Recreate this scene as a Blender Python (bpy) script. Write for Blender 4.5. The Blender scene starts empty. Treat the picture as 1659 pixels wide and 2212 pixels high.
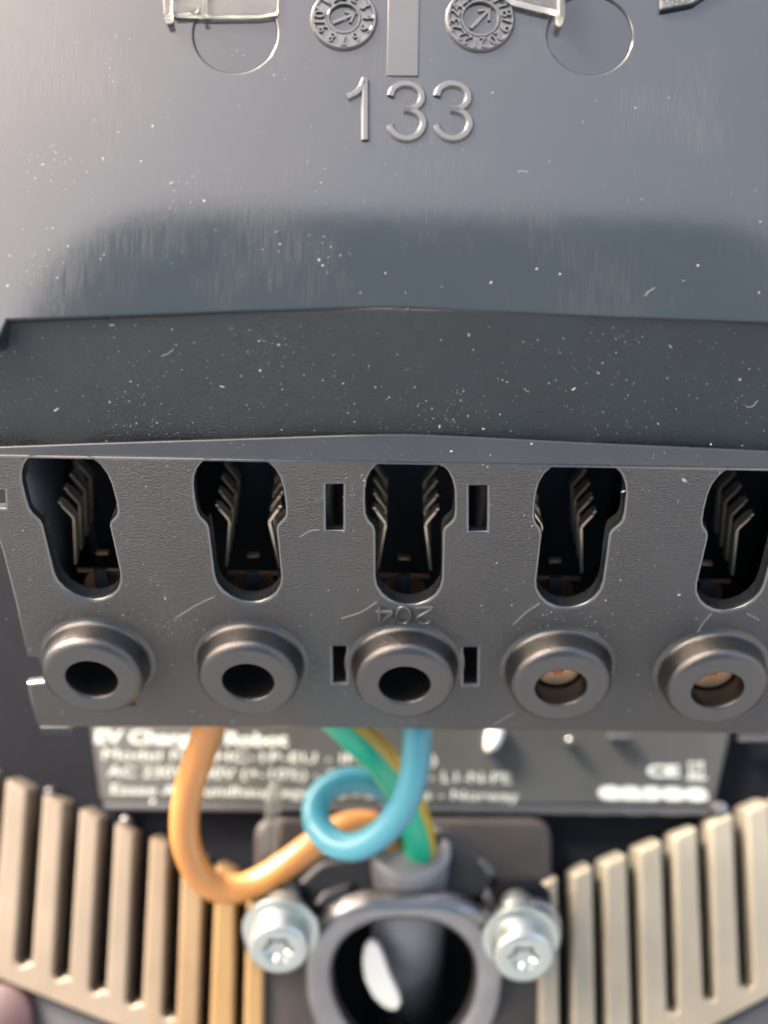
import bpy, math, random
from mathutils import Vector, Matrix, noise
from mathutils.geometry import delaunay_2d_cdt
R = math.radians
random.seed(7)
S = 0.0015                     # one modelling unit in metres
CX, CY, F = 829.5, 1106.0, 2300.0   # picture grid used for measuring (1659 x 2212)
RHO = R(1.0)
EYE = Vector((0, 0, 800.0))    # camera, in modelling units (1.2 m above ground)
scene = bpy.context.scene
COL = scene.collection

# ------------------------------------------------------------------ camera
cam_d = bpy.data.cameras.new('camera'); cam = bpy.data.objects.new('camera', cam_d); COL.objects.link(cam)
cam_d.sensor_fit = 'VERTICAL'; cam_d.sensor_height = 36; cam_d.sensor_width = 27
cam_d.lens = 36 * F / 2212
cam_d.clip_start = 0.005; cam_d.clip_end = 2000
cam.matrix_world = Matrix(((math.cos(RHO), -math.sin(RHO), 0, 0), (0, 0, -1, 0),
                           (math.sin(RHO), math.cos(RHO), 0, EYE.z * S), (0, 0, 0, 1)))
cam_d.dof.use_dof = True
cam_d.dof.focus_distance = 63.0 * S
cam_d.dof.aperture_fstop = (cam_d.lens * 1e-3) / (1.8 * S)
scene.camera = cam

# ------------------------------------------------------------------ light
SUN_EL, SUN_AZ = 50.0, 246.0    # azimuth clockwise from +Y seen from above (215 = behind the camera, to the left)
world = bpy.data.worlds.new('World'); scene.world = world; world.use_nodes = True
wn, wl = world.node_tree.nodes, world.node_tree.links
bg = wn['Background']; sky = wn.new('ShaderNodeTexSky'); sky.sky_type = 'NISHITA'; sky.sun_disc = False
sky.sun_elevation = R(SUN_EL); sky.sun_rotation = R(SUN_AZ)
sky.air_density = 0.8; sky.dust_density = 6.0; sky.ozone_density = 0.5
tint = wn.new('ShaderNodeMix'); tint.data_type = 'RGBA'; tint.blend_type = 'MULTIPLY'; tint.inputs[0].default_value = 1.0
tint.inputs[7].default_value = (1.0, .885, .765, 1)      # hazy, warm daylight
wl.new(sky.outputs[0], tint.inputs[6]); wl.new(tint.outputs[2], bg.inputs[0]); bg.inputs[1].default_value = 0.15
sun_d = bpy.data.lights.new('sun', 'SUN'); sun = bpy.data.objects.new('sun', sun_d); COL.objects.link(sun)
sun_d.energy = 1.2; sun_d.angle = R(10); sun_d.color = (1, 0.95, 0.88)
sdir = Vector((math.sin(R(SUN_AZ)) * math.cos(R(SUN_EL)), math.cos(R(SUN_AZ)) * math.cos(R(SUN_EL)), math.sin(R(SUN_EL))))
sun.rotation_euler = sdir.to_track_quat('Z', 'Y').to_euler(); sun.location = (0, -2, 3)
scene.view_settings.view_transform = 'Standard'; scene.view_settings.look = 'None'
scene.view_settings.exposure = 2.9
scene.cycles.max_bounces = 8
scene.cycles.use_denoising = True

# ------------------------------------------------------------------ materials
def mat(name, col, rough=0.5, metal=0.0, spec=0.5, grain=None, streak=None, var=0.0, trans=0.0, sss=0.0, coat=0.0, ior=1.5):
    """grain=(size_mm, strength, distance_mm); streak=(strength) fine upright polishing marks"""
    m = bpy.data.materials.new(name); m.use_nodes = True
    n, l = m.node_tree.nodes, m.node_tree.links
    b = n['Principled BSDF']
    b.inputs['Base Color'].default_value = (*col, 1); b.inputs['Roughness'].default_value = rough
    b.inputs['Metallic'].default_value = metal; b.inputs['Specular IOR Level'].default_value = spec
    b.inputs['Transmission Weight'].default_value = trans
    b.inputs['Coat Weight'].default_value = coat; b.inputs['IOR'].default_value = ior
    if sss:
        b.inputs['Subsurface Weight'].default_value = sss; b.inputs['Subsurface Radius'].default_value = (.001, .001, .001)
        b.inputs['Subsurface Scale'].default_value = 0.6
    tc = n.new('ShaderNodeTexCoord')
    nrm = None
    if grain:
        size, st, dist = grain
        nz = n.new('ShaderNodeTexNoise'); nz.inputs['Scale'].default_value = 1000 / size
        nz.inputs['Detail'].default_value = 4; nz.inputs['Roughness'].default_value = .62
        l.new(tc.outputs['Object'], nz.inputs['Vector'])
        bp = n.new('ShaderNodeBump'); bp.inputs['Strength'].default_value = st; bp.inputs['Distance'].default_value = dist / 1000
        l.new(nz.outputs['Fac'], bp.inputs['Height']); l.new(bp.outputs[0], b.inputs['Normal']); nrm = bp
    if streak:
        mp = n.new('ShaderNodeMapping'); mp.inputs['Scale'].default_value = (9500, 300, 900)
        l.new(tc.outputs['Object'], mp.inputs['Vector'])
        ns = n.new('ShaderNodeTexNoise'); ns.inputs['Scale'].default_value = 1; ns.inputs['Detail'].default_value = 5
        l.new(mp.outputs[0], ns.inputs['Vector'])
        nb = n.new('ShaderNodeTexNoise'); nb.inputs['Scale'].default_value = 90; nb.inputs['Detail'].default_value = 3
        l.new(tc.outputs['Object'], nb.inputs['Vector'])
        mu = n.new('ShaderNodeMath'); mu.operation = 'MULTIPLY'
        l.new(ns.outputs['Fac'], mu.inputs[0]); l.new(nb.outputs['Fac'], mu.inputs[1])
        bp = n.new('ShaderNodeBump'); bp.inputs['Strength'].default_value = streak; bp.inputs['Distance'].default_value = .00003
        l.new(ns.outputs['Fac'], bp.inputs['Height']); l.new(bp.outputs[0], b.inputs['Normal'])
        if nrm: l.new(nrm.outputs[0], bp.inputs['Normal'])
        mr = n.new('ShaderNodeMapRange'); mr.inputs['From Min'].default_value = .1; mr.inputs['From Max'].default_value = .45
        mr.inputs['To Min'].default_value = rough - .05; mr.inputs['To Max'].default_value = rough + .07
        l.new(mu.outputs[0], mr.inputs['Value']); l.new(mr.outputs[0], b.inputs['Roughness'])
    if streak:      # fine upright rub marks, whitish where the polish is worn
        m2 = n.new('ShaderNodeMapRange'); m2.inputs['From Min'].default_value = .25; m2.inputs['From Max'].default_value = .42
        m2.inputs['To Max'].default_value = .45; l.new(mu.outputs[0], m2.inputs['Value'])
        mx = n.new('ShaderNodeMix'); mx.data_type = 'RGBA'; mx.inputs[6].default_value = (*col, 1)
        mx.inputs[7].default_value = (.04, .041, .04, 1); l.new(m2.outputs[0], mx.inputs[0]); l.new(mx.outputs[2], b.inputs['Base Color'])
    elif var:
        nv = n.new('ShaderNodeTexNoise'); nv.inputs['Scale'].default_value = 160; nv.inputs['Detail'].default_value = 6
        l.new(tc.outputs['Object'], nv.inputs['Vector'])
        rp = n.new('ShaderNodeValToRGB')
        rp.color_ramp.elements[0].position = .3; rp.color_ramp.elements[1].position = .7
        rp.color_ramp.elements[0].color = (*[c * (1 - var) for c in col], 1)
        rp.color_ramp.elements[1].color = (*[min(1, c * (1 + var)) for c in col], 1)
        l.new(nv.outputs['Fac'], rp.inputs[0]); l.new(rp.outputs[0], b.inputs['Base Color'])
    return m

M = dict(
    panel=mat('polished_black_plastic', (.016, .0205, .0235), .1, spec=.85, ior=1.5, streak=.05, grain=(1.1, .12, .02), var=.1),
    smooth=mat('smooth_black_plastic', (.036, .039, .043), .24, spec=.9, ior=1.5, var=.1),
    grainy=mat('textured_black_plastic', (.010, .018, .023), .2, spec=.6, grain=(.2, 1., .15), var=.15),
    plate=mat('eroded_black_plastic', (.0085, .011, .0135), .17, spec=1., ior=1.62, grain=(.2, 1., .24), var=.15),
    boss=mat('boss_black_plastic', (.009, .0095, .01), .2, spec=1., ior=1.55, grain=(.2, .9, .07), var=.15),
    cavity=mat('cavity_black_plastic', (.055, .06, .07), .4, spec=.4),
    back=mat('matt_black_plastic', (.004, .0055, .009), .65, spec=.1, grain=(.8, .2, .05), var=.2),
    label=mat('label_black', (.030, .031, .029), .35, spec=.8, var=.15),
    print=mat('label_print_white', (.36, .41, .39), .6),
    steel=mat('zinc_steel', (.44, .49, .475), .32, metal=.85, grain=(1.5, .3, .15)),
    clampm=mat('satin_steel', (.25, .25, .26), .24, metal=.9, grain=(.8, .15, .05), var=.15),
    spring=mat('tinned_contact_steel', (1., .76, .58), .4, metal=.8, var=.2),
    copper=mat('copper', (.9, .52, .36), .55, metal=1, var=.3),
    brass=mat('brass_screw', (1., .56, .34), .3, metal=.8, var=.2),
    vent=mat('satin_tan_reflection', (.30, .275, .215), .34, metal=.35, grain=(2.5, .2, .2), var=.08),  # tan stands in for bright surroundings mirrored in dark slats
    ventwarm=mat('satin_warm_reflection', (.19, .16, .125), .36, metal=.35, grain=(2.5, .2, .2), var=.08),  # left slats: the warm reflection is put into the colour
    mauve=mat('mauve_plastic', (.05, .028, .032), .55),
    brown=mat('brown_pvc', (.46, .2, .055), .3, spec=.6),
    blue=mat('blue_pvc', (.06, .27, .35), .28, spec=.6),
    green=mat('green_pvc', (.01, .36, .22), .28, spec=.6),
    yellow=mat('yellow_pvc', (.5, .33, .02), .28, spec=.6),
    sheath=mat('grey_rubber_sheath', (.17, .18, .2), .5, grain=(1, .2, .1), var=.2),
    rubber=mat('black_rubber', (.012, .013, .015), .5),
    clear=mat('clear_plastic', (.5, .52, .5), .25, trans=.95, grain=(3, .3, .3)),
    white=mat('white_plastic', (.6, .62, .6), .4),
    dust_and_sparkle=mat('dust_sparkle_white', (.4, .42, .42), .5),
    scratch=mat('stress_white', (.22, .23, .23), .45),
    lens=mat('lens_glass', (.01, .01, .02), .05),
    emboss=mat('glossy_embossed_plastic', (.05, .052, .053), .14, spec=1., grain=(.9, .3, .04)),
    plat=mat('brown_grey_plastic', (.024, .021, .02), .45, spec=.5, grain=(.8, .2, .05), var=.25),
    disc=mat('recess_black_plastic', (.016, .020, .023), .14, spec=.75, grain=(1.1, .12, .02)),
    sheen_strip=mat('sheen_strip_plastic', (.030, .034, .036), .3, spec=.9, var=.1),  # paler base imitates a sheen on the panel
    glow1=mat('faint_glow_tan', (.205, .163, .115), .33, metal=.4, grain=(2.5, .2, .2), var=.1),  # reflected amber glow painted into the slat colour, stronger from slat to slat
    glow2=mat('amber_glow_tan', (.24, .17, .10), .3, metal=.45, grain=(2.5, .2, .2), var=.1),
    glow=mat('golden_glow_tan', (.28, .185, .085), .28, metal=.5, grain=(2.5, .2, .2), var=.1),
    edge=mat('polished_edge_plastic', (.02, .021, .022), .2, spec=1., ior=1.8, grain=(.8, .2, .03)),
    reflection_slab=mat('slate_blue_slab', (.30, .45, .56), .5),  # colour set for the bluish reflection in the panel
    lowerwall=mat('grey_plastic', (.06, .062, .07), .45, var=.1),
    ground=mat('grey_paving', (.12, .135, .15), .85),
)

# ------------------------------------------------------------------ frames
class Frame:
    """u = right, v = up along the surface, w = out of it; th > 0 leans the top towards the camera"""
    def __init__(s, p0, th):
        s.p0 = Vector(p0); s.th = R(th); c, n = math.cos(s.th), math.sin(s.th)
        s.u, s.v, s.w = Vector((1, 0, 0)), Vector((0, -n, c)), Vector((0, -c, -n))
        s.m = Matrix((s.u, s.v, s.w)).transposed()
    def px(s, x, y, w=0.0):
        r = ray(x, y); p = s.p0 + s.w * w
        t = (p - EYE).dot(s.w) / r.dot(s.w); q = EYE + r * t - s.p0
        return (q.dot(s.u), q.dot(s.v))
    def pt(s, u, v, w=0.0): return s.p0 + s.u * u + s.v * v + s.w * w
    def mat4(s, u=0, v=0, w=0):
        p = s.pt(u, v, w) * S
        m = s.m.to_4x4(); m.translation = p
        return m
def ray(x, y):
    ix, iy = (x - CX) / F, -(y - CY) / F
    return Vector((ix * math.cos(RHO) - iy * math.sin(RHO), 1, ix * math.sin(RHO) + iy * math.cos(RHO)))
def at(x, y, d): return EYE + ray(x, y) * d

PL = Frame(EYE + Vector((0, 62.5, 0)), 37)                      # terminal plate
vt = PL.px(829, 997)[1]
ST = Frame(PL.pt(0, vt), 8)                                     # strip above it
vr = ST.px(829, 938)[1]
BD = Frame(ST.pt(0, vr) - ST.w * 0.55, 27)                      # sloped textured face
vb = BD.px(829, 664)[1]
PA = Frame(BD.pt(0, vb), -7)                                    # upper panel
BK = Frame(EYE + Vector((0, 99, 0)), -12)                       # floor of the housing
CL = Frame(at(873, 2095, 86), 13)                               # cable clamp

# ------------------------------------------------------------------ object helpers
def empty(name, m4, label, cat, group=None):
    o = bpy.data.objects.new(name, None); COL.objects.link(o); o.matrix_world = m4
    o.empty_display_size = .002
    o['label'] = label; o['category'] = cat
    if group: o['group'] = group
    return o
def tag(o, label=None, cat=None, group=None, kind=None):
    if label: o['label'] = label
    if cat: o['category'] = cat
    if group: o['group'] = group
    if kind: o['kind'] = kind
    return o
WM = {}
def wmat(o):
    return WM.get(o.name) or o.matrix_world
def link(name, me, m4, material=None, parent=None, smooth=30):
    o = bpy.data.objects.new(name, me); COL.objects.link(o)
    if material is not None and not me.materials:
        me.materials.append(material)
    if smooth:
        me.shade_smooth(); me.set_sharp_from_angle(angle=R(smooth))
        for f in me.polygons:
            if abs(f.normal.z) > .9995: f.use_smooth = False
    WM[o.name] = m4.copy()
    if parent is not None:
        o.parent = parent; pm = WM.get(parent.name, None)
        if pm is None: pm = parent.matrix_world.copy() if parent.parent is None else WM[parent.name]
        o.matrix_basis = pm.inverted() @ m4
    else:
        o.matrix_world = m4
    return o
def emp(name, m4, *a, **k):
    o = empty(name, m4, *a, **k); WM[o.name] = m4.copy(); return o
def meshd(name, vs, fs, scale=S):
    me = bpy.data.meshes.new(name); me.from_pydata([tuple(Vector(v) * scale) for v in vs], [], fs); me.update(); return me
def area(lp): return sum(lp[i][0] * lp[(i + 1) % len(lp)][1] - lp[(i + 1) % len(lp)][0] * lp[i][1] for i in range(len(lp))) / 2
def inset(lp, d):
    n = len(lp); out = []
    for i in range(n):
        a, b, c = Vector(lp[i - 1]), Vector(lp[i]), Vector(lp[(i + 1) % n])
        e1, e2 = (b - a).normalized(), (c - b).normalized()
        n1, n2 = Vector((-e1.y, e1.x)), Vector((-e2.y, e2.x))
        nn = n1 + n2
        nn = nn.normalized() if nn.length > 1e-6 else n1
        k = min(1.6, 1 / max(.3, nn.dot(n1)))
        out.append(tuple(b + nn * d * k))
    return out
def inside(p, poly):
    c = False; x, y = p
    for i in range(len(poly)):
        (x1, y1), (x2, y2) = poly[i - 1], poly[i]
        if (y1 > y) != (y2 > y) and x < (x2 - x1) * (y - y1) / (y2 - y1) + x1: c = not c
    return c
def slab(outer, holes=(), top=0., bottom=-1., bevel=.1, closed=True):
    """solid plate with holes and rounded upper edges -> verts, faces"""
    loops = [outer if area(outer) > 0 else outer[::-1]] + [h if area(h) < 0 else h[::-1] for h in holes]
    vs, fs = [], []
    rings = [(0, bottom)] + [(bevel * (1 - math.cos(a)), top - bevel * (1 - math.sin(a))) for a in (0, R(30), R(60), R(90))]
    tops = []
    for lp in loops:
        base = len(vs); n = len(lp)
        for d, w in rings:
            vs += [(x, y, w) for x, y in (inset(lp, d) if d else lp)]
        for k in range(len(rings) - 1):
            for i in range(n):
                j = (i + 1) % n
                fs.append((base + k * n + i, base + k * n + j, base + (k + 1) * n + j, base + (k + 1) * n + i))
        tops.append((base, n))
    for lev in ((len(rings) - 1), 0) if closed else ((len(rings) - 1),):
        idx, co, ed, polys = [], [], [], []
        for b, n in tops:
            ii = [b + lev * n + i for i in range(n)]; k0 = len(idx)
            idx += ii; co += [Vector((vs[i][0], vs[i][1])) for i in ii]
            ed += [(k0 + i, k0 + (i + 1) % n) for i in range(n)]
            polys.append([vs[i][:2] for i in ii])
        r = delaunay_2d_cdt(co, ed, [], 0, 1e-7, True)
        vo, fo, orig = r[0], r[2], r[3]
        mp = []
        for q, og in zip(vo, orig):
            if og: mp.append(idx[og[0]])
            else: mp.append(len(vs)); vs.append((q.x, q.y, vs[idx[0]][2]))
        for t in fo:
            c = sum((vo[k] for k in t), Vector((0, 0))) / len(t)
            if not inside(c, polys[0]) or any(inside(c, h) for h in polys[1:]): continue
            f = tuple(mp[k] for k in t)
            fs.append(f if lev else f[::-1])
    return vs, fs
def lathe(prof, n=48, close_top=False):
    vs, fs = [], []
    for r, w in prof:
        vs += [(r * math.cos(2 * math.pi * i / n), r * math.sin(2 * math.pi * i / n), w) for i in range(n)]
    for k in range(len(prof) - 1):
        for i in range(n):
            j = (i + 1) % n
            fs.append((k * n + i, k * n + j, (k + 1) * n + j, (k + 1) * n + i))
    if close_top: fs.append(tuple((len(prof) - 1) * n + i for i in range(n)))
    return vs, fs
def boxm(x0, x1, y0, y1, z0, z1):
    vs = [(x, y, z) for z in (z0, z1) for y in (y0, y1) for x in (x0, x1)]
    return vs, [(0, 2, 3, 1), (4, 5, 7, 6), (0, 1, 5, 4), (2, 6, 7, 3), (0, 4, 6, 2), (1, 3, 7, 5)]
def cat(pts, k=6):
    P = [Vector(p) for p in pts]; P = [P[0] * 2 - P[1]] + P + [P[-1] * 2 - P[-2]]; out = []
    for i in range(1, len(P) - 2):
        for j in range(k):
            t = j / k; a, b, c, d = P[i - 1:i + 3]
            out.append(0.5 * ((2 * b) + (c - a) * t + (2 * a - 5 * b + 4 * c - d) * t * t + (3 * b - a - 3 * c + d) * t ** 3))
    return out + [P[-2]]
def tube(pts, r, n=16, k=6, caps=True):
    P = cat(pts, k); vs, fs = [], []; up = Vector((1, 0, 0)); rr = r if callable(r) else (lambda t: r)
    for i, p in enumerate(P):
        t = (P[min(i + 1, len(P) - 1)] - P[max(i - 1, 0)]).normalized()
        up = (up - t * up.dot(t)).normalized(); s = t.cross(up)
        q = rr(i / (len(P) - 1))
        vs += [tuple(p + (up * math.cos(2 * math.pi * a / n) + s * math.sin(2 * math.pi * a / n)) * q) for a in range(n)]
    for i in range(len(P) - 1):
        for a in range(n):
            b = (a + 1) % n
            fs.append((i * n + a, i * n + b, (i + 1) * n + b, (i + 1) * n + a))
    if caps: fs.append(tuple(range(n))[::-1]); fs.append(tuple((len(P) - 1) * n + a for a in range(n)))
    return vs, fs
def stroke(pts, w, h, base=-.02, smooth=True, k=6):
    """raised moulded line with sloping flanks"""
    P = cat([(x, y, 0) for x, y in pts], k) if smooth else [Vector((x, y, 0)) for x, y in pts]
    vs, fs = [], []; prof = ((-1, base), (-.72, h * .8), (-.5, h), (.5, h), (.72, h * .8), (1, base)); m = len(prof)
    for i, p in enumerate(P):
        a, b = P[max(i - 1, 0)], P[min(i + 1, len(P) - 1)]
        t = (b - a).normalized(); nn = Vector((-t.y, t.x, 0))
        if 0 < i < len(P) - 1:
            e = (p - a).normalized(); q = Vector((-e.y, e.x, 0)); nn = nn / max(.5, nn.dot(q))
        for o, z in prof: vs.append(tuple(p + nn * (o * w / 2) + Vector((0, 0, z))))
    for i in range(len(P) - 1):
        for j in range(m - 1):
            fs.append((i * m + j, (i + 1) * m + j, (i + 1) * m + j + 1, i * m + j + 1))
    fs.append(tuple(range(m))); fs.append(tuple((len(P) - 1) * m + j for j in range(m))[::-1])
    return vs, fs
def join(*parts):
    vs, fs = [], []
    for v, f in parts:
        b = len(vs); vs += list(v); fs += [tuple(i + b for i in q) for q in f]
    return vs, fs
def shift(part, x=0, y=0, z=0): return [(a + x, b + y, c + z) for a, b, c in part[0]], part[1]
def arc(cx, cy, r, a0, a1, n=12, ry=None):
    ry = ry or r
    return [(cx + r * math.cos(R(a0 + (a1 - a0) * i / n)), cy + ry * math.sin(R(a0 + (a1 - a0) * i / n))) for i in range(n + 1)]
def circ(cx, cy, r, n=40): return arc(cx, cy, r, 0, 360, n)[:-1]
def rnd(poly, r, n=4):
    """round the corners of a polygon"""
    out = []
    for i in range(len(poly)):
        a, b, c = Vector(poly[i - 1]), Vector(poly[i]), Vector(poly[(i + 1) % len(poly)])
        q = min(r, (a - b).length * .45, (c - b).length * .45)
        p0, p1 = b + (a - b).normalized() * q, b + (c - b).normalized() * q
        for j in range(n + 1):
            t = j / n; out.append(tuple(p0 * (1 - t) ** 2 + b * 2 * t * (1 - t) + p1 * t * t))
    return out
def pxs(fr, pts, w=0.): return [fr.px(x, y, w) for x, y in pts]
def textmesh(s, width, height, depth=.03, bold=0.):
    cu = bpy.data.curves.new('text', 'FONT'); cu.body = s; cu.extrude = depth; cu.offset = bold; cu.resolution_u = 3
    o = bpy.data.objects.new('text', cu); COL.objects.link(o)
    dg = bpy.context.evaluated_depsgraph_get(); me = bpy.data.meshes.new_from_object(o.evaluated_get(dg))
    bpy.data.objects.remove(o); bpy.data.curves.remove(cu)
    xs = [v.co.x for v in me.vertices]; ys = [v.co.y for v in me.vertices]
    x0, x1, y0, y1 = min(xs), max(xs), min(ys), max(ys)
    for v in me.vertices:
        v.co = (((v.co.x - x0) / (x1 - x0) * width) * S, ((v.co.y - y0) / (y1 - y0) * height) * S, v.co.z * S)
    return me

# ================================================================== setting
g = link('ground', meshd('ground', [(-3e5, -3e5, 0), (3e5, -3e5, 0), (3e5, 3e5, 0), (-3e5, 3e5, 0)], [(0, 1, 2, 3)]), Matrix(), M['ground'], smooth=0)
tag(g, kind='structure')

# ================================================================== charger housing
hm = PA.mat4(0, 0, 0)
housing = emp('charger_housing', hm, 'black plastic charger housing with embossed 133 and glossy upper panel', 'charger housing')
# upper panel: two recessed ejector marks
EJ = [(508, 72, 91), (1274, 75, 92)]
sc_pa = (PA.px(929, 150)[0] - PA.px(829, 150)[0]) / 100
out = pxs(PA, [(-260, -520), (1920, -520), (1920, 706), (1659, 697), (1300, 683), (1000, 670), (900, 665), (829, 664), (740, 666), (500, 674), (200, 684), (15, 691), (-6, 738), (-260, 800)])
holes = [circ(*PA.px(x, y), r * sc_pa, 64) for x, y, r in EJ]
front = link('front_panel', meshd('front_panel', *slab(out, holes, 0, -1.6, .1)), PA.mat4(), M['panel'], housing)
for x, y, r in EJ:
    u, v = PA.px(x, y)
    link('ejector_mark', meshd('ejector_mark', *lathe([(.01, -.1), (r * sc_pa * .985, -.1), (r * sc_pa + .03, -.13), (r * sc_pa + .05, -1.2)], 64)), PA.mat4(u, v, 0), M['disc'], front)
# shallow paler strip standing in for a sheen above the digits
ru0, ru1 = PA.px(836, 100)[0], PA.px(905, 100)[0]; rv0, rv1 = PA.px(870, 166)[1], PA.px(870, -190)[1]
vs, fs = slab([(ru0, rv0), (ru1, rv0), (ru1, rv1), (ru0, rv1)], (), .07, -.2, .06)
link('sheen_strip', meshd('sheen_strip', *(vs, fs)), PA.mat4(), M['sheen_strip'], front)
# embossed digits
def dig(pts_list, fr, w, h, name, par, material, smooth=True):
    parts = [stroke(pxs(fr, p), w, h, smooth=sm) for p, sm in pts_list]
    return link(name, meshd(name, *join(*parts)), fr.mat4(), material, par, 35)
one = [([(789, 176), (789, 304)], False), ([(750, 212), (770, 202), (783, 188), (789, 172)], True)]
three = lambda d: [([(844 + d, 209), (850 + d, 194), (864 + d, 185), (878 + d, 183), (897 + d, 188), (910 + d, 202), (911 + d, 219), (901 + d, 232), (886 + d, 238), (873 + d, 238)], True),
                   ([(873 + d, 238), (890 + d, 240), (906 + d, 249), (915 + d, 266), (910 + d, 284), (896 + d, 297), (878 + d, 301), (860 + d, 296), (847 + d, 284), (842 + d, 272)], True)]
dw = 19 * sc_pa
dig(one, PA, dw, .17, 'embossed_digit', front, M['emboss'])
dig(three(0), PA, dw, .17, 'embossed_digit', front, M['emboss'])
dig(three(100), PA, dw, .17, 'embossed_digit', front, M['emboss'])
# date stamps
def stamp(x, y, r, inner, ang, marks):
    u, v = PA.px(x, y); k = sc_pa
    st = link('date_stamp', meshd('date_stamp', *lathe([(r * k + .05, -.05), (r * k, .12), (r * k - .08, .2), (r * k - .2, .2), (r * k - .26, .13), (inner * k + .1, .13), (inner * k + .04, .2), (inner * k - .04, .2), (inner * k - .1, -.02), (.01, -.02)], 56)), PA.mat4(u, v, 0), M['emboss'], front)
    hw = .055 * 2; L = inner * k * .75
    parts = []
    ca, sa = math.cos(R(ang)), math.sin(R(ang))
    rot = lambda q: (q[0] * ca - q[1] * sa, q[0] * sa + q[1] * ca)
    parts.append(stroke([rot((-L, 0)), rot((L, 0))], .26, .14, -.03, False))
    parts.append(stroke([rot((L * .35, L * .55)), rot((L, 0)), rot((L * .35, -L * .55))], .2, .14, -.03, False))
    link('arrow', meshd('arrow', *join(*parts)), PA.mat4(u, v, 0), M['emboss'], st, 35)
    rad = (r * .5 + inner * .5) * k
    for i, mk in enumerate(marks):
        a = 90 - 360 * i / len(marks)
        me = textmesh(mk, .36 * len(mk) if len(mk) > 1 else .3, .62, .12)
        for vv in me.vertices: vv.co.x -= .18 * len(mk) * S; vv.co.y -= .31 * S
        m4 = PA.mat4(u + rad * math.cos(R(a)), v + rad * math.sin(R(a)), .15) @ Matrix.Rotation(R(a - 90), 4, 'Z')
        link('numeral', me, m4, M['emboss'], st, 40)
stamp(743, 42, 72, 34, 25, [str(i) for i in range(1, 13)])
stamp(1037, 43, 75, 40, 48, ['16', '17', '18', '19', '20', '21', '22', '23', '24', '25'])
# sloped textured face
out = pxs(BD, [(-260, 790), (-6, 742), (17, 690), (200, 683), (829, 665.5), (1000, 671), (1300, 684), (1920, 707), (1920, 992), (1659, 983), (1300, 968), (1000, 952), (850, 947), (740, 949), (500, 957), (200, 966), (-260, 978)])
link('sloped_face', meshd('sloped_face', *slab(out, (), 0, -1.5, .05)), BD.mat4(), M['grainy'], housing)
# floor of the housing
out = pxs(BK, [(-900, 500), (2560, 500), (2560, 2700), (-900, 2700)])
bore_px = [(700, 1890), (1050, 1890), (1050, 2340), (700, 2340)]
link('back_wall', meshd('back_wall', *slab(out, [pxs(BK, bore_px)], 0, -3, .2)), BK.mat4(), M['back'], housing)
# raised platform behind the clamp
out = rnd(pxs(BK, [(548, 1768), (1192, 1768), (1192, 2500), (548, 2500)], 2.6), 1.8, 6)
link('platform', meshd('platform', *slab(out, [pxs(BK, bore_px, 2.6)], 2.6, -.2, .5)), BK.mat4(), M['plat'], housing)
# ================================================================== terminal block
tb = emp('terminal_block', PL.mat4(0, 0, 0), 'black terminal block with five keyholes above five round screw bosses', 'terminal block')
sc_k = (PL.px(929, 1080)[0] - PL.px(829, 1080)[0]) / 100
key_px = [(827, 998.5), (932, 998.5), (948, 1006), (962, 1020), (971, 1038), (976, 1060), (977, 1100), (975, 1118), (970, 1127), (955, 1140), (950.5, 1150), (950, 1190), (949, 1250),
          (945, 1268), (935, 1285), (919, 1298), (898, 1306), (879, 1308), (858, 1305), (838, 1296), (823, 1283), (812, 1266), (808.5, 1248), (808.5, 1190), (808, 1148), (804, 1137), (791, 1122), (787, 1110), (785.5, 1085), (786, 1055), (790, 1035), (799, 1018), (812, 1005)]
uc = PL.px(880, 1150)[0]
key = []
for x, y in key_px:
    # measured on the middle one; removing the lean that perspective gives it
    u, v = PL.px(x, y); key.append((u, v))
kmid = {}
ctr_top = (key[0][0] + key[1][0]) / 2
KU = [PL.px(x, 1085)[0] for x in (146, 515, 881, 1248, 1616)]
BU = [PL.px(x, 1482, 1.93)[0] for x in (197, 536, 874, 1211, 1551)]
BV = PL.px(874, 1482, 1.93)[1]
pitch = (KU[4] - KU[0]) / 4
KU = [KU[2] + (i - 2) * pitch for i in range(5)]
bp_ = (BU[4] - BU[0]) / 4; BU = [BU[2] + (i - 2) * bp_ for i in range(5)]
holes = []
for ku in KU:
    holes.append([(u - ctr_top + ku, v) for u, v in key])
for bu in BU: holes.append(circ(bu, BV, 2.6, 32))
SLOTS = [(705, 740, 1048, 1147), (1014, 1051, 1051, 1149), (720, 747, 1398, 1477), (1002, 1030, 1400, 1480)]
for a, b, c, d in SLOTS: holes.append(rnd(pxs(PL, [(a, d), (b, d), (b, c), (a, c)]), .05, 2))
left = [(-90, 994), (-90, 1058), (9, 1060), (11, 1098), (-40, 1100), (-24, 1110), (3, 1190), (34, 1310), (55, 1420), (89, 1424), (93, 1475), (58, 1478), (66, 1520), (76, 1562), (86, 1571), (150, 1572), (400, 1571), (829, 1575), (1300, 1581), (1920, 1592), (1920, 994)]
left = [(x, y) for x, y in left]
outl = pxs(PL, left); outl[0] = (outl[0][0], vt); outl[-1] = (outl[-1][0], vt)
outl2 = []
for i, p in enumerate(outl): outl2.append(p)
pm_ = meshd('face_plate', *slab(outl2, holes, 0, -.55, .17))
pm_.materials.append(M['plate']); pm_.materials.append(M['edge']); pm_.materials.append(M['grainy'])
for f in pm_.polygons:
    if .25 < f.normal.z < .97: f.material_index = 1
    elif abs(f.normal.z) <= .25: f.material_index = 2
plate = link('face_plate', pm_, PL.mat4(), None, tb, 40)
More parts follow.
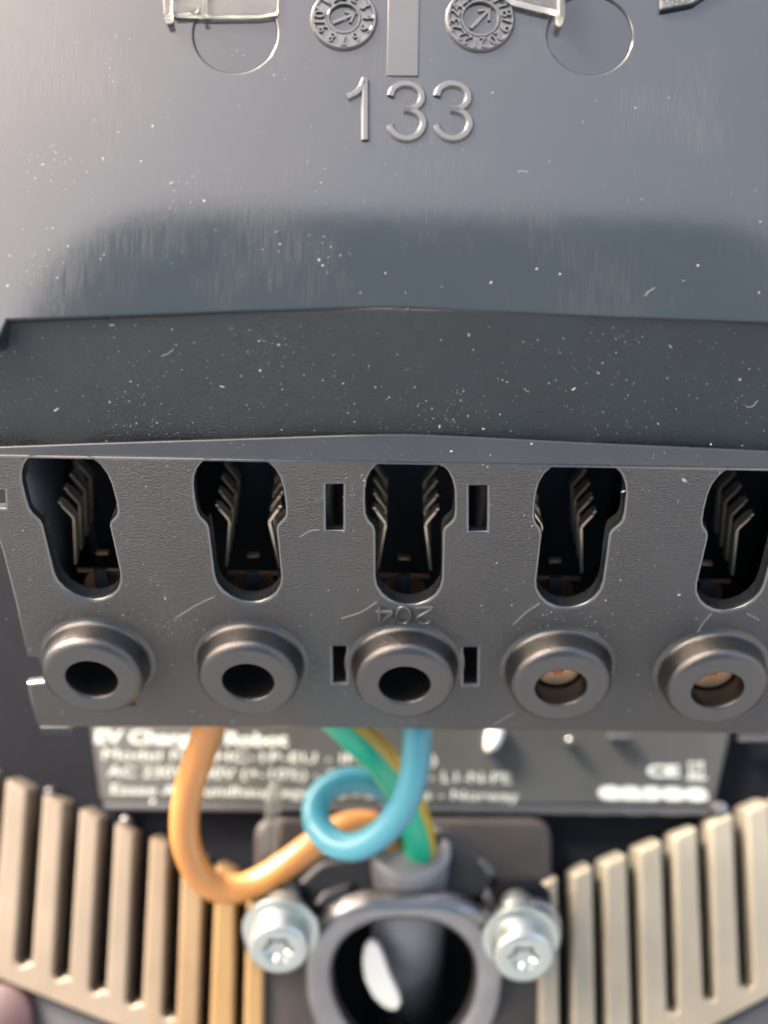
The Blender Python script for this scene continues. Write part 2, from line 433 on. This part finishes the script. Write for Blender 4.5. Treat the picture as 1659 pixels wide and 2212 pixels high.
# strip
out = [(ST.px(-90, 994)[0], 0), (ST.px(1920, 994)[0], 0)] + pxs(ST, [(1920, 990), (1659, 974), (1300, 958), (1000, 943), (900, 938.5), (850, 938), (740, 940), (500, 948), (200, 957), (-90, 967)])
link('top_strip', meshd('top_strip', *slab(out, (), 0, -.45, .1)), ST.mat4(), M['smooth'], tb)
# dark cavity behind the plate
kb0 = min(v for u, v in key)
cx0, cx1, cy0, cy1 = KU[0] - 2.9, KU[4] + 6, PL.px(829, 1560)[1] + .4, vt + 7
cav = join(boxm(cx0, cx1, cy0, cy1, -11.2, -11), boxm(cx0, cx1, cy1, cy1 + .3, -11, -3.9), boxm(cx0, cx0 + .3, cy0, vt, -11, -.95), boxm(cx0, cx0 + .3, vt, cy1, -11, -3.9),
           boxm(cx1 - .3, cx1, cy0, vt, -11, -.95), boxm(cx1 - .3, cx1, vt, cy1, -11, -3.9), boxm(cx0, cx1, cy0 - .3, cy0, -11, -.95))
link('inner_case', meshd('inner_case', *cav), PL.mat4(), M['cavity'], tb)
# walls of each terminal chamber
wall_me = {}
kb = min(v for u, v in key); kt = max(v for u, v in key)
for i, ku in enumerate(KU):
    inner = [(u - ctr_top, v) for u, v in key]
    n = len(inner); wv = [(u * 1.0, v, w) for w in (-.5, -1.1) for u, v in inner]
    wf = [(k, (k + 1) % n, n + (k + 1) % n, n + k) for k in range(n) if not (k in (0, 25, 26, 27, 28))]
    if 'rim' not in wall_me: wall_me['rim'] = meshd('key_rim', wv, wf)
    link('keyhole_wall', wall_me['rim'], PL.mat4(ku, 0, 0), M['smooth'], tb)
    if i < 4:
        mid = (ku + KU[i + 1]) / 2
        link('partition', meshd('partition', *join(boxm(mid - .25, mid + .25, kb - .85, vt - .3, -10.9, -1.2), boxm(mid - .25, mid + .25, vt - .3, vt + 6.9, -10.9, -3.9))), PL.mat4(), M['cavity'], tb)
# contact springs: bent leaf fingers, two rows of four in each chamber
def finger(sgn):
    # u outward = sgn ; path in (u, v)
    path = [(1.75, -3.6), (1.3, -.15), (1.28, .2), (1.85, 1.15), (2.05, 1.4)]
    P = cat([(a * sgn, b, 0) for a, b in path], 4); t = .09; vs, fs = [], []
    for i, p in enumerate(P):
        tn = (P[min(i + 1, len(P) - 1)] - P[max(i - 1, 0)]).normalized(); nn = Vector((-tn.y, tn.x, 0)) * t
        wd = .36 if i < len(P) - 4 else .26
        for q, w in ((nn, wd), (nn, -wd), (-nn, -wd), (-nn, wd)): vs.append(tuple(p + q + Vector((0, 0, w))))
    for i in range(len(P) - 1):
        for j in range(4):
            k = (j + 1) % 4; fs.append((i * 4 + j, i * 4 + k, i * 4 + 4 + k, i * 4 + 4 + j))
    fs += [(0, 1, 2, 3), tuple(len(vs) - 4 + j for j in (3, 2, 1, 0))]
    return meshd('contact_spring', vs, fs)
vbend = PL.px(880, 1130, -4.0)[1]
fm = {-1: finger(-1), 1: finger(1)}
for ku in KU:
    for sgn in (-1, 1):
        for k in range(4):
            link('contact_spring', fm[sgn], PL.mat4(ku, vbend, -4.0 - 1.5 * k), M['spring'], tb, 35)
# copper bus and tab at the foot of each chamber
vlow = PL.px(880, 1240, -3.6)[1]
bar_me = meshd('bus_bar', *join(boxm(-1.7, 1.7, -.25, .0, -.1, .12)))
tab_me = meshd('tab', *boxm(-.42, .42, -1.6, .35, 0, .3)); tab2 = meshd('tab_top', *boxm(-.4, .4, .9, 1.0, -1.2, -.7))
pad_me = meshd('pad', *lathe([(.01, 0), (1.45, 0), (1.5, -.1)], 24))
for ku in KU:
    link('bus_bar', bar_me, PL.mat4(ku, vlow, -3.6), M['copper'], tb)
    link('latch_tab', tab_me, PL.mat4(ku, vlow, -3.2), M['cavity'], tb)
    link('latch_tab', tab2, PL.mat4(ku, vlow, -3.2), M['copper'], tb)
    link('clamp_pad', pad_me, PL.mat4(ku, vlow - 1.6, -3.7), M['copper'], tb)
# screw bosses
boss_me = meshd('screw_boss', *lathe([(3.95, -.05), (3.75, .0), (3.56, .07), (3.44, .2), (3.38, .35), (3.36, .5), (3.3, 1.35), (3.25, 1.56), (3.14, 1.74), (2.98, 1.87), (2.8, 1.93), (1.8, 1.93), (1.7, 1.9), (1.64, 1.8), (1.62, 1.5), (1.6, -3.6)], 72))
scr_me = meshd('terminal_screw', *lathe([(1.5, -2.5), (1.5, .1), (1.42, .22), (1.2, .27), (.4, .27), (.35, -.2), (.01, -.2)], 40))
deep_me = meshd('terminal_screw', *lathe([(1.5, -2.5), (1.5, -1.6), (.01, -1.6)], 40))
for i, bu in enumerate(BU):
    b = link('screw_boss', boss_me, PL.mat4(bu, BV, 0), M['boss'], tb, 50)
    link('terminal_screw', scr_me if i > 2 else deep_me, PL.mat4(bu, BV, 0), M['brass' if i > 2 else 'cavity'], b)
# 204, moulded upside down
w2 = 7 * (PL.px(929, 1337)[0] - PL.px(829, 1337)[0]) / 100
def d2(pl): dig(pl, PL, w2, .13, 'embossed_digit', tb, M['emboss'])
fx = lambda x, y: (1400 * .5486 + x * .2411 * .5486, 2350 * .5486 - 5 + y * .92 * .2411 * .5486)
d2([([fx(385, 190), fx(385, 500)], False), ([fx(395, 505), fx(605, 305)], False), ([fx(605, 295), fx(330, 290)], False)])
d2([([fx(780 + 118 * math.cos(a), 358 + 150 * math.sin(a)) for a in [i * math.pi / 8 for i in range(17)]], True)])
d2([([fx(980, 215), fx(1265, 218)], False), ([fx(1255, 225), fx(1130, 320), fx(1010, 400), fx(1010, 470), fx(1080, 505), fx(1180, 500), fx(1240, 440)], True)])
# moulding marks low on the left
for (a, b) in ((150, 192), (248, 294)):
    link('mould_mark', meshd('mould_mark', *stroke(pxs(PL, [(a, 1522), (b, 1522)]), .12, .12, smooth=False)), PL.mat4(), M['boss'], tb)
link('corner_tab', meshd('corner_tab', *slab(rnd(pxs(PL, [(84, 1572), (151, 1573), (151, 1590), (92, 1588)], -.5), .15), (), -.5, -1.5, .1)), PL.mat4(), M['grainy'], tb)
# scratches
for pts in ([(378, 1336), (420, 1310), (465, 1288)], [(737, 1336), (780, 1322), (815, 1300)], [(1109, 1349), (1138, 1322), (1166, 1303)], [(1506, 1368), (1520, 1345), (1537, 1325)],
            [(648, 1160), (670, 1147), (690, 1144)], [(1065, 1566), (1090, 1552), (1110, 1540)], [(1613, 1325), (1640, 1340)]):
    link('scratch', meshd('scratch', *stroke(pxs(PL, pts), .07, .02, -.005, k=5)), PL.mat4(), M['scratch'], tb)

# ================================================================== rating label
lb = emp('rating_label', BK.mat4(0, BK.px(829, 1650)[1], 1.5), 'black rating label with four blurred lines of white print under the terminal block', 'label')
LW = 1.6
out = rnd(pxs(BK, [(186, 1500), (1592, 1520), (1541, 1742), (218, 1730)], LW), .5)
link('label_plate', meshd('label_plate', *slab(out, (), LW, -.1, .15)), BK.mat4(), M['label'], lb)
link('edge_ledge', meshd('edge_ledge', *slab(pxs(BK, [(222, 1733), (1540, 1745), (1535, 1762), (226, 1750)], LW + .3), (), LW + .3, -.1, .2)), BK.mat4(), M['smooth'], lb)
e = [at(1588, 1540, 95.5), at(1566, 1640, 95), at(1543, 1738, 94.3)]
link('edge_line', meshd('edge_line', *tube([BK.m.transposed() @ (p - BK.p0) for p in e], .22, 10)), BK.mat4(), M['clampm'], lb)
def line(s, x0, x1, ybase, ytop, bold=0.):
    u0, v0 = BK.px(x0, ybase, LW); u1, _ = BK.px(x1, ybase, LW); _, v1 = BK.px(x0, ytop, LW)
    me = textmesh(s, u1 - u0, v1 - v0, .02, bold)
    link('text_line', me, BK.mat4(u0, v0, LW + .03), M['print'], lb, 0)
line('EV Charging Robot', 205, 622, 1614, 1576, .03)
line('Model No. HC-1P-EU - IP54 (wifi)', 222, 942, 1647, 1618)
line('AC 230V/400V (+-10%) - 32A - 50Hz - L1-N-PE', 232, 1104, 1684, 1654)
line('Easee AS Rundhaugvegen 25 - Sandnes - Norway', 240, 1120, 1722, 1694)
line('CE', 1398, 1468, 1678, 1652, .05)
line('easee', 1292, 1530, 1728, 1697, .05)
# crossed bin symbol as outline with bar
u0, v0 = BK.px(1482, 1680, LW); k = 1 / 24.2
link('bin_symbol', meshd('bin_symbol', *join(shift(boxm(2 * k, 42 * k, -4 * k, 2 * k, 0, .04), u0, v0), stroke([(u0 + 10 * k, v0 + 6 * k), (u0 + 8 * k, v0 + 30 * k), (u0 + 36 * k, v0 + 30 * k), (u0 + 34 * k, v0 + 6 * k), (u0 + 10 * k, v0 + 6 * k)], 3 * k, .04, smooth=False),
     stroke([(u0 + 6 * k, v0 + 4 * k), (u0 + 38 * k, v0 + 33 * k)], 3 * k, .04, smooth=False))), BK.mat4(0, 0, LW + .02), M['print'], lb, 0)

# ================================================================== slotted vents
VW = 3.4
def vent(label, slats, band, vm):
    ve = emp('slotted_vent', BK.mat4(*BK.px(*slats[0][0]), 0), label, 'vent grille', 'slotted grilles either side of the cable clamp')
    for n_, q in enumerate(slats):
        link('slat', meshd('slat', *slab(rnd(pxs(BK, [(q[3][0] + 4, q[3][1]), (q[2][0] - 3, q[2][1]), (q[1][0] - 3, q[1][1]), (q[0][0] + 4, q[0][1])], VW), .3, 3), (), VW, -.2, .3)), BK.mat4(), vm if vm is M['vent'] else M[(['ventwarm'] * 5 + ['glow1', 'glow2', 'glow', 'glow'])[n_]], ve, 60)  # last left slats carry the painted golden reflection
    link('vent_rail', meshd('vent_rail', *slab(pxs(BK, band, VW), (), VW - .012, -.2, .2)), BK.mat4(), vm, ve, 60)
def end(xa, xb, y):   # rounded foot of a slot, left to right
    r = (xb - xa) / 2; return [(xa, y - r * .8), (xa + r * .35, y - r * .25), (xa + r, y), (xb - r * .35, y - r * .25), (xb, y - r * .8)]
low = lambda x: 2116 + x * .405        # lower edge of the left grille
L = [((-78, 1650), (-19, 1672), (-50, low(-50)), (-122, low(-120))),
     ((8, 1681), (63, 1706), (33, low(33)), (-28, low(-28))), ((88, 1715), (141, 1737), (115, low(115)), (59, low(59))),
     ((167, 1746), (218, 1770), (194, low(194)), (140, low(140))), ((244, 1777), (293, 1801), (273, low(273)), (220, low(220))),
     ((320, 1808), (366, 1826), (352, low(352)), (298, low(298))), ((389, 1838), (444, 1860), (429, low(429)), (373, low(373))),
     ((462, 1866), (514, 1888), (506, low(506)), (445, low(445))), ((530, 1893), (576, 1912), (571, low(571)), (519, low(519)))]
bandL = [(-122, low(-122)), (590, low(590)), (590, 2330)] + end(506, 520, 2290)[::-1] + end(429, 446, 2262)[::-1] + end(352, 373, 2202)[::-1] + end(273, 297, 2174)[::-1] + end(194, 218, 2147)[::-1] + end(115, 139, 2118)[::-1] + end(34, 61, 2088)[::-1] + end(-50, -24, 2058)[::-1] + [(-122, 2040)]
vent('left slotted grille, tan reflection and golden glow painted on its slats, below the orange wire', L, bandL, M['ventwarm'])
hi = lambda x: 2212 - (x - 1551.5) * .53
Rr = [((1160, 1912), (1207, 1893), (1215, hi(1215)), (1160, hi(1160))), ((1232, 1889), (1283, 1870), (1293, hi(1293)), (1232, hi(1232))),
      ((1300, 1867), (1357, 1845), (1371, hi(1371)), (1309, hi(1309))), ((1375, 1838), (1433, 1815), (1448, hi(1448)), (1385, hi(1385))),
      ((1451, 1808), (1509, 1786), (1527, hi(1527)), (1463, hi(1463))), ((1529, 1779), (1587, 1757), (1605, hi(1605)), (1543, hi(1543))),
      ((1609, 1750), (1667, 1728), (1690, hi(1690)), (1625, hi(1625))), ((1690, 1722), (1750, 1700), (1775, hi(1775)), (1708, hi(1708)))]
bandR = [(1150, hi(1150)), (1775, hi(1775)), (1775, 2090)] + end(1690, 1708, 2110)[::-1] + end(1605, 1626, 2138)[::-1] + end(1527, 1545, 2164)[::-1] + end(1448, 1464, 2190)[::-1] + end(1371, 1386, 2250)[::-1] + end(1293, 1310, 2290)[::-1] + end(1215, 1232, 2330)[::-1] + [(1150, 2340)]
vent('right slotted grille, an even beige reflection painted on its slats, under the right end of the label', Rr, bandR, M['vent'])
# housing wall below the grilles
for pts in ([(-300, 1995), (700, 2400), (700, 2900), (-300, 2900)], [(1150, 2430), (2100, 1920), (2100, 2900), (1150, 2900)]):
    link('lower_wall', meshd('lower_wall', *slab(pxs(BK, pts, 2.2), (), 2.2, -.2, .3)), BK.mat4(), M['clampm'] if 0 else M['lowerwall'], housing)
u, v = BK.px(20, 2200, 3)
link('round_plug', meshd('round_plug', *lathe([(3.0, -.8), (3.0, .6), (2.7, .9), (.01, 1.0)], 40)), BK.mat4(u - .9, v - .3, 2.6), M['mauve'], housing, 50)
link('clear_post', meshd('clear_post', *slab(rnd(pxs(BK, [(560, 1852), (596, 1852), (606, 1690), (580, 1690)], 4.5), .5), (), 4.5, 3.6, .3)), BK.mat4(), M['clear'], housing, 50)
link('white_peg', meshd('white_peg', *slab(rnd(pxs(BK, [(1052, 1628), (1078, 1618), (1092, 1585), (1088, 1560), (1062, 1560), (1050, 1595)], 3.4), .6), (), 3.4, 1.5, .5)), BK.mat4(), M['white'], housing, 50)
# small moulded pins on the floor of the housing
for x, y, r in ((108, 1712, 11), (273, 1775, 13), (1543, 1745, 15), (1225, 1601, 11), (335, 1738, 12)):
    u, v = BK.px(x, y, 1.2)
    link('pin', meshd('pin', *lathe([(r / 24, -1.4), (r / 24, .1), (r / 28, .35), (r / 50, .48), (.01, .5)], 20)), BK.mat4(u, v, 1.2 + (1.6 if r in (11, 15) and x > 1000 else 0)), M['clampm'] if x == 1543 else M['smooth'], housing)
# latch openings with a pale lower lip
for x0, x1, y in ((1318, 1365, 1587), (1608, 1700, 1590)):
    link('latch_lip', meshd('latch_lip', *slab(rnd(pxs(BK, [(x0, y + 10), (x1, y + 10), (x1, y), (x0, y)], 3), .15), (), 3.0, 1.2, .12)), BK.mat4(), M['lowerwall'], housing)

# ================================================================== wires and cable
def wire(name, pts, r, material, label, catg, base_shift=0):
    P = [at(*p) for p in pts]; o0 = P[-1]
    vs, fs = tube([p - o0 for p in P], r, 28, 10)
    me = meshd(name, vs, fs); o = link(name, me, Matrix.Translation(o0 * S), material, None, 60)
    return tag(o, label, catg, 'insulated wires hanging below the terminal block')
wire('wire', [(466, 1500, 75), (455, 1560, 77), (432, 1630, 78.5), (411, 1690, 80), (399, 1760, 81.5), (403, 1825, 83), (428, 1884, 84.5), (476, 1921, 85.5), (545, 1911, 86), (618, 1868, 86.3), (690, 1815, 86.8), (745, 1786, 87.2), (798, 1783, 88), (835, 1808, 89), (852, 1850, 90), (858, 1920, 92)],
     1.13, M['brown'], 'orange brown wire sagging in a wide U left of the blue loop', 'wire')
wire('wire', [(902, 1500, 77.5), (901, 1560, 77), (899, 1625, 77.3), (888, 1695, 77.8), (861, 1757, 78.5), (815, 1806, 79.2), (764, 1829, 80), (715, 1816, 81), (683, 1773, 82.2), (690, 1722, 83.5), (735, 1690, 84.6), (790, 1688, 85.6), (835, 1708, 86.6), (862, 1745, 88), (876, 1800, 90), (884, 1900, 92)],
     1.07, M['blue'], 'bright blue wire curled into a round loop in the middle', 'wire')
P = [(668, 1480, 78), (712, 1535, 79), (762, 1582, 80.3), (812, 1630, 81.8), (856, 1688, 83.8), (888, 1750, 86), (905, 1810, 87.6), (906, 1862, 88.8), (898, 1920, 91)]
ew = wire('wire', P, 1.32, M['green'], 'green wire with a yellow stripe passing behind the blue one', 'wire')
ew.data.materials.append(M['yellow'])
for f in ew.data.polygons:
    if f.normal.dot(Vector((.80, -.35, .48))) > .66: f.material_index = 1
# cable sheath with its cut end
sp = [at(886, 1838, 88.3), at(882, 1970, 91.5), at(880, 2100, 98), at(880, 2200, 106)]
o0 = sp[-1]
sh = emp('power_cable', Matrix.Translation(o0 * S), 'grey rubber cable end coming up through the round clamp', 'cable')
vs, fs = tube([p - o0 for p in sp], lambda t: 3.25, 40, 8)
link('sheath', meshd('sheath', vs, fs), Matrix.Translation(o0 * S), M['sheath'], sh, 50)
d = (sp[0] - sp[1]).normalized()
link('sheath_lip', meshd('sheath_lip', *lathe([(3.27, -1.2), (3.36, -.2), (3.3, .25), (3.05, .4), (2.7, .35), (2.55, .05), (2.5, -.6), (.01, -.6)], 40)), Matrix.Translation(sp[0] * S) @ d.to_track_quat('Z', 'Y').to_matrix().to_4x4(), M['sheath'], sh, 50)

# ================================================================== cable clamp
cl = emp('cable_clamp', CL.mat4(0, 0, -3), 'satin metal cable clamp with a big dark round opening between two screws', 'cable clamp')
q = lambda pts, w=0.: pxs(CL, pts, w)
cu, cv = CL.px(873, 2100)
kx = CL.px(973, 2100)[0] - cu; kx /= 100
ring_out = q([(654, 2110), (658, 2065), (672, 2025), (697, 1990), (735, 1962), (790, 1947), (870, 1944), (955, 1946), (1008, 1960), (1046, 1986), (1072, 2022), (1086, 2065), (1090, 2110), (1086, 2170), (1070, 2230), (1030, 2290), (950, 2335), (800, 2335), (712, 2290), (674, 2230), (657, 2170)])
hp = [(872, 1993), (940, 1998), (990, 2025), (1018, 2062), (1027, 2105), (1022, 2160), (1002, 2212), (960, 2262), (872, 2290), (785, 2262), (744, 2212), (722, 2160), (716, 2105), (726, 2062), (754, 2025), (805, 1998)]
hole = rnd(q(hp), 2, 3)
link('ring', meshd('ring', *slab(rnd(ring_out, 1.2), [hole], 0, -1.6, .8)), CL.mat4(), M['clampm'], cl, 60)
bu0, bv0 = BK.px(690, 2350, 2.5); bu1, bv1 = BK.px(1060, 1880, 2.5)
link('bore', meshd('bore', *join(boxm(bu0 - 1, bu1 + 1, bv0 - 1, bv1 + 1, -16, -15.8), boxm(bu0 - 1, bu0 - .8, bv0 - 1, bv1 + 1, -15.8, -3.1), boxm(bu1 + .8, bu1 + 1, bv0 - 1, bv1 + 1, -15.8, -3.1),
     boxm(bu0 - .8, bu1 + .8, bv0 - 1, bv0 - .8, -15.8, -3.1), boxm(bu0 - .8, bu1 + .8, bv1 + .8, bv1 + 1, -15.8, -3.1))), BK.mat4(), M['rubber'], cl, 0)
for s_, x in ((-1, 604), (1, 1134)):
    u, v = CL.px(x, 2010, -1.5)
    ear = rnd([(u - 2.9, v - 2.9), (u + 2.9, v - 2.9), (u + 2.9, v + 2.9), (u - 2.9, v + 2.9)], 2.6, 6)
    link('ear', meshd('ear', *slab(ear, (), -.9, -1.7, .25)), CL.mat4(), M['clampm'], cl, 60)
    a, b = (u + 1.5, u + 3.6) if s_ < 0 else (u - 3.6, u - 1.5)
    link('ear_arm', meshd('ear_arm', *slab(rnd([(a, v - 2.0), (b, v - 2.2), (b, v + .8), (a, v + 2)], .5), (), -1.0, -1.75, .25)), CL.mat4(), M['clampm'], cl, 60)
# white crescent standing in for daylight through a gap in the opening
cres = q([(800, 2035), (818, 2046), (832, 2078), (842, 2110), (858, 2140), (868, 2168), (856, 2186), (832, 2180), (806, 2156), (788, 2120), (782, 2080), (788, 2050)], -1.3)
link('daylight_crescent', meshd('daylight_crescent', *slab(rnd(cres, .5), (), -1.3, -2.0, .2)), CL.mat4(), M['white'], cl, 60)
# black rubber flaps beside the cable
for pts, w in (([(935, 1788), (975, 1790), (1072, 1888), (1060, 1930), (1010, 1950), (950, 1945)], 4.2), ([(690, 1862), (830, 1850), (815, 1945), (650, 1985), (620, 1930)], 4.2)):
    link('rubber_flap', meshd('rubber_flap', *slab(rnd(pxs(BK, pts, w), .8), (), w, 2.4, .4)), BK.mat4(), M['rubber'], cl, 60)
for pts, w in (([(1030, 1858), (1048, 1856), (1070, 1884), (1066, 1902), (1050, 1896)], 5), ([(1040, 1935), (1056, 1915), (1070, 1945), (1066, 1975), (1050, 1975)], 5), ([(672, 1955), (700, 1925), (760, 1905), (755, 1930), (700, 1965)], 5)):
    link('flap_edge', meshd('flap_edge', *slab(rnd(pxs(BK, pts, w), .3), (), w, 4, .3)), BK.mat4(), M['smooth'], cl, 60)
for x in (1128, 606):
    pts = [(x - 62, 1985), (x - 66, 1925), (x - 50, 1906), (x + 40, 1906), (x + 62, 1925), (x + 66, 1985)]
    link('socket', meshd('socket', *slab(rnd(pxs(BK, pts, 5), .5), (), 5, 2.4, .4)), BK.mat4(), M['back'], cl, 60)

# ================================================================== clamp screws
def screw(x, y, label):
    fr = Frame(at(x, y, 81.5), 20); base = fr.mat4(0, 0, -2.6)
    sc = emp('clamp_screw', base, label, 'screw', 'zinc plated screws holding the cable clamp')
    k = 1.0
    star = []
    for i in range(48):
        a = 2 * math.pi * i / 48; star.append((.85 + .16 * math.cos(6 * a), a))
    star = [(r * math.cos(a) + .0, r * math.sin(a)) for r, a in star]
    head = slab([(2.38 * math.cos(a), 2.38 * math.sin(a)) for a in [i * math.pi / 28 for i in range(56)]], [star], 0, -2.1, .45)
    link('head', meshd('head', *head), fr.mat4(), M['steel'], sc, 60)
    link('recess', meshd('recess', [(a, b, -.15) for a, b in star] + [(a * .75, b * .75, -.36) for a, b in star], [(i, (i + 1) % 48, 48 + (i + 1) % 48, 48 + i) for i in range(48)] + [tuple(range(48, 96))]), fr.mat4(), M['steel'], sc, 40)
    link('washer', meshd('washer', *lathe([(1.2, -3.3), (2.45, -3.3), (2.55, -3.2), (2.6, -2.62), (2.98, -2.55), (3.05, -2.4), (3.0, -2.2), (2.5, -2.1), (2.3, -2.1)], 56)), fr.mat4(), M['steel'], sc, 50)
    link('shank', meshd('shank', *lathe([(.01, -6.4), (1.1, -6.3), (1.25, -6.1), (1.25, -4.6), (1.7, -4.5), (1.7, -3.2)], 32)), fr.mat4(0, .35, 0), M['steel'], sc, 50)
screw(600, 2056, 'left zinc screw of the clamp, standing beside the slats with painted golden glow')
screw(1132, 2074, 'right zinc screw of the clamp, standing beside the pale slats')

# ================================================================== clear retaining clips at the upper edge
c1 = emp('clear_clip', PA.mat4(*PA.px(470, 35), 0), 'left clear plastic clip overlapping a round mark at the top edge', 'plastic clip', 'clear plastic clips along the upper edge')
def pc(name, pts, w0, w1, m, par, bev=.1, r=.15):
    link(name, meshd(name, *slab(rnd(pxs(PA, pts, w1), r), (), w1, w0, bev)), PA.mat4(), m, par, 50)
pc('post', [(349, -90), (368, -90), (368, 30), (352, 33)], .05, .9, M['clear'], c1)
pc('clip_bar', [(371, -90), (600, -90), (600, 26), (560, 33), (460, 34), (371, 31)], .05, .35, M['clear'], c1, .12, .2)
pc('clip_foot', [(376, 4), (432, 8), (424, 26), (376, 31)], .35, .5, M['clear'], c1)
pc('clip_edge', [(438, -90), (450, -90), (446, 32), (436, 33)], .35, .6, M['clear'], c1, .05, .05)
c2 = emp('clear_clip', PA.mat4(*PA.px(1210, 35), 0), 'right clear plastic clip, a slanted bar ending in a bright peg', 'plastic clip', 'clear plastic clips along the upper edge')
pc('clip_bar', [(1010, -90), (1204, -90), (1204, 22), (1090, -6)], .05, .6, M['clear'], c2)
pc('post', [(1205, -90), (1222, -90), (1222, 33), (1213, 40), (1205, 33)], .05, .9, M['clear'], c2)
pc('shadow_bar', [(1424, -90), (1640, -90), (1500, 8), (1426, 22)], .02, .3, M['grainy'], housing)  # flat dark bar put where a soft shadow wedge lies

# ================================================================== dust, chips and fibres; many tiny chips stand in for grain sparkle
V, Fc = [], []
def chip(p, fr, a, b, h, ang):
    base = len(V); ca, sa = math.cos(ang), math.sin(ang)
    for i in range(6):
        t = i * math.pi / 3; r = random.uniform(.6, 1.15)
        x, y = a * r * math.cos(t), b * r * math.sin(t)
        V.append(tuple((p + fr.u * (x * ca - y * sa) + fr.v * (x * sa + y * ca))))
    V.append(tuple(p + fr.w * h))
    for i in range(6): Fc.append((base + i, base + (i + 1) % 6, base + 6))
all_holes = holes + [circ(bu, BV, 3.7, 20) for bu in BU]
for fr, n, (ya, yb), hs in ((PA, 520, (20, 660), []), (BD, 900, (700, 940), []), (ST, 70, (952, 990), []), (PL, 1500, (1000, 1560), all_holes)):
    cl_ = [(random.uniform(0, 1659), random.uniform(ya, yb), random.uniform(30, 130)) for _ in range(9)]
    for _ in range(n):
        if random.random() < .55:
            c_ = random.choice(cl_); x, y = random.gauss(c_[0], c_[2]), random.gauss(c_[1], c_[2] * .6)
            if not (ya < y < yb and 0 < x < 1659): continue
        else: x, y = random.uniform(0, 1659), random.uniform(ya, yb)
        if y < 300 and random.random() < .6: continue
        u, v = fr.px(x, y)
        if any(inside((u, v), h) for h in hs): continue
        s_ = .015 * math.exp(abs(random.gauss(0, .6)))
        chip(fr.pt(u, v, -.002), fr, s_, s_ * random.uniform(.35, 1), s_ * .6, random.uniform(0, 6.28))
for fr, x, y, a, b, g_ in ((PA, 372, 395, .14, .05, .4), (PA, 330, 273, .09, .07, 1), (PA, 598, 500, .16, .04, .5), (BD, 122, 885, .26, .07, .5), (BD, 480, 835, .16, .05, -.3), (BD, 602, 745, .11, .05, 0), (BD, 1013, 724, .05, .14, 0), (BD, 1240, 840, .2, .03, .6),
                         (PL, 1478, 1038, .25, .12, -.6), (PL, 1346, 1062, .16, .1, .4), (PL, 1467, 1285, .1, .1, 0), (PA, 1210, 592, .07, .05, 0), (ST, 975, 975, .1, .07, 0), (PL, 357, 1293, .06, .14, 0), (BD, 242, 702, .2, .06, .2)):
    u, v = fr.px(x, y); chip(fr.pt(u, v, -.002), fr, a, b, .08, g_)
for fr, n, (ya, yb) in ((PA, 2, (60, 640)), (BD, 3, (700, 930)), (PL, 4, (1330, 1400))):
    for _ in range(n):
        x, y = random.uniform(40, 1620), random.uniform(ya, yb); u, v = fr.px(x, y); a = random.uniform(0, 6.28); p = [(u, v)]
        for k in range(random.randint(2, 7)):
            a += random.uniform(-.4, .4); p.append((p[-1][0] + .12 * math.cos(a), p[-1][1] + .12 * math.sin(a)))
        vs, fs = stroke(p, .02, .02, 0, k=3); b = len(V)
        V += [tuple(fr.pt(*q_)) for q_ in vs]; Fc += [tuple(i + b for i in f) for f in fs]
me = meshd('dust_and_sparkle', V, Fc); dust_and_sparkle = link('dust_and_sparkle', me, Matrix(), M['dust_and_sparkle'], None, 0); tag(dust_and_sparkle, 'white dust, plastic chips and painted sparkle scattered over the black plastic', 'dust_and_sparkle', kind='stuff')
me.update()

# ================================================================== unseen slab, added and sized for the phone and hand mirrored in the panel
tab = emp('reflection_slab', Matrix.Translation(Vector((7, -2.2, EYE.z - 45)) * S), 'unseen slate blue slab behind the camera, added for the dark reflection in the upper panel', 'reflection_slab')
RY = Matrix(((1, 0, 0, 0), (0, 0, -1, 0), (0, 1, 0, 0), (0, 0, 0, 1)))
def tb_m(x, y, z): return Matrix.Translation(Vector((x, y, EYE.z + z)) * S) @ RY @ Matrix.Rotation(math.pi, 4, 'Y')
body = rnd([(-53, -84), (42, -84), (42, 51), (-53, 51)], 20, 12)
link('body', meshd('body', *slab(body, (), 0, -4, .8)), tb_m(0, -2.2, 0), M['reflection_slab'], tab, 50)  # body of the added, unseen reflection slab
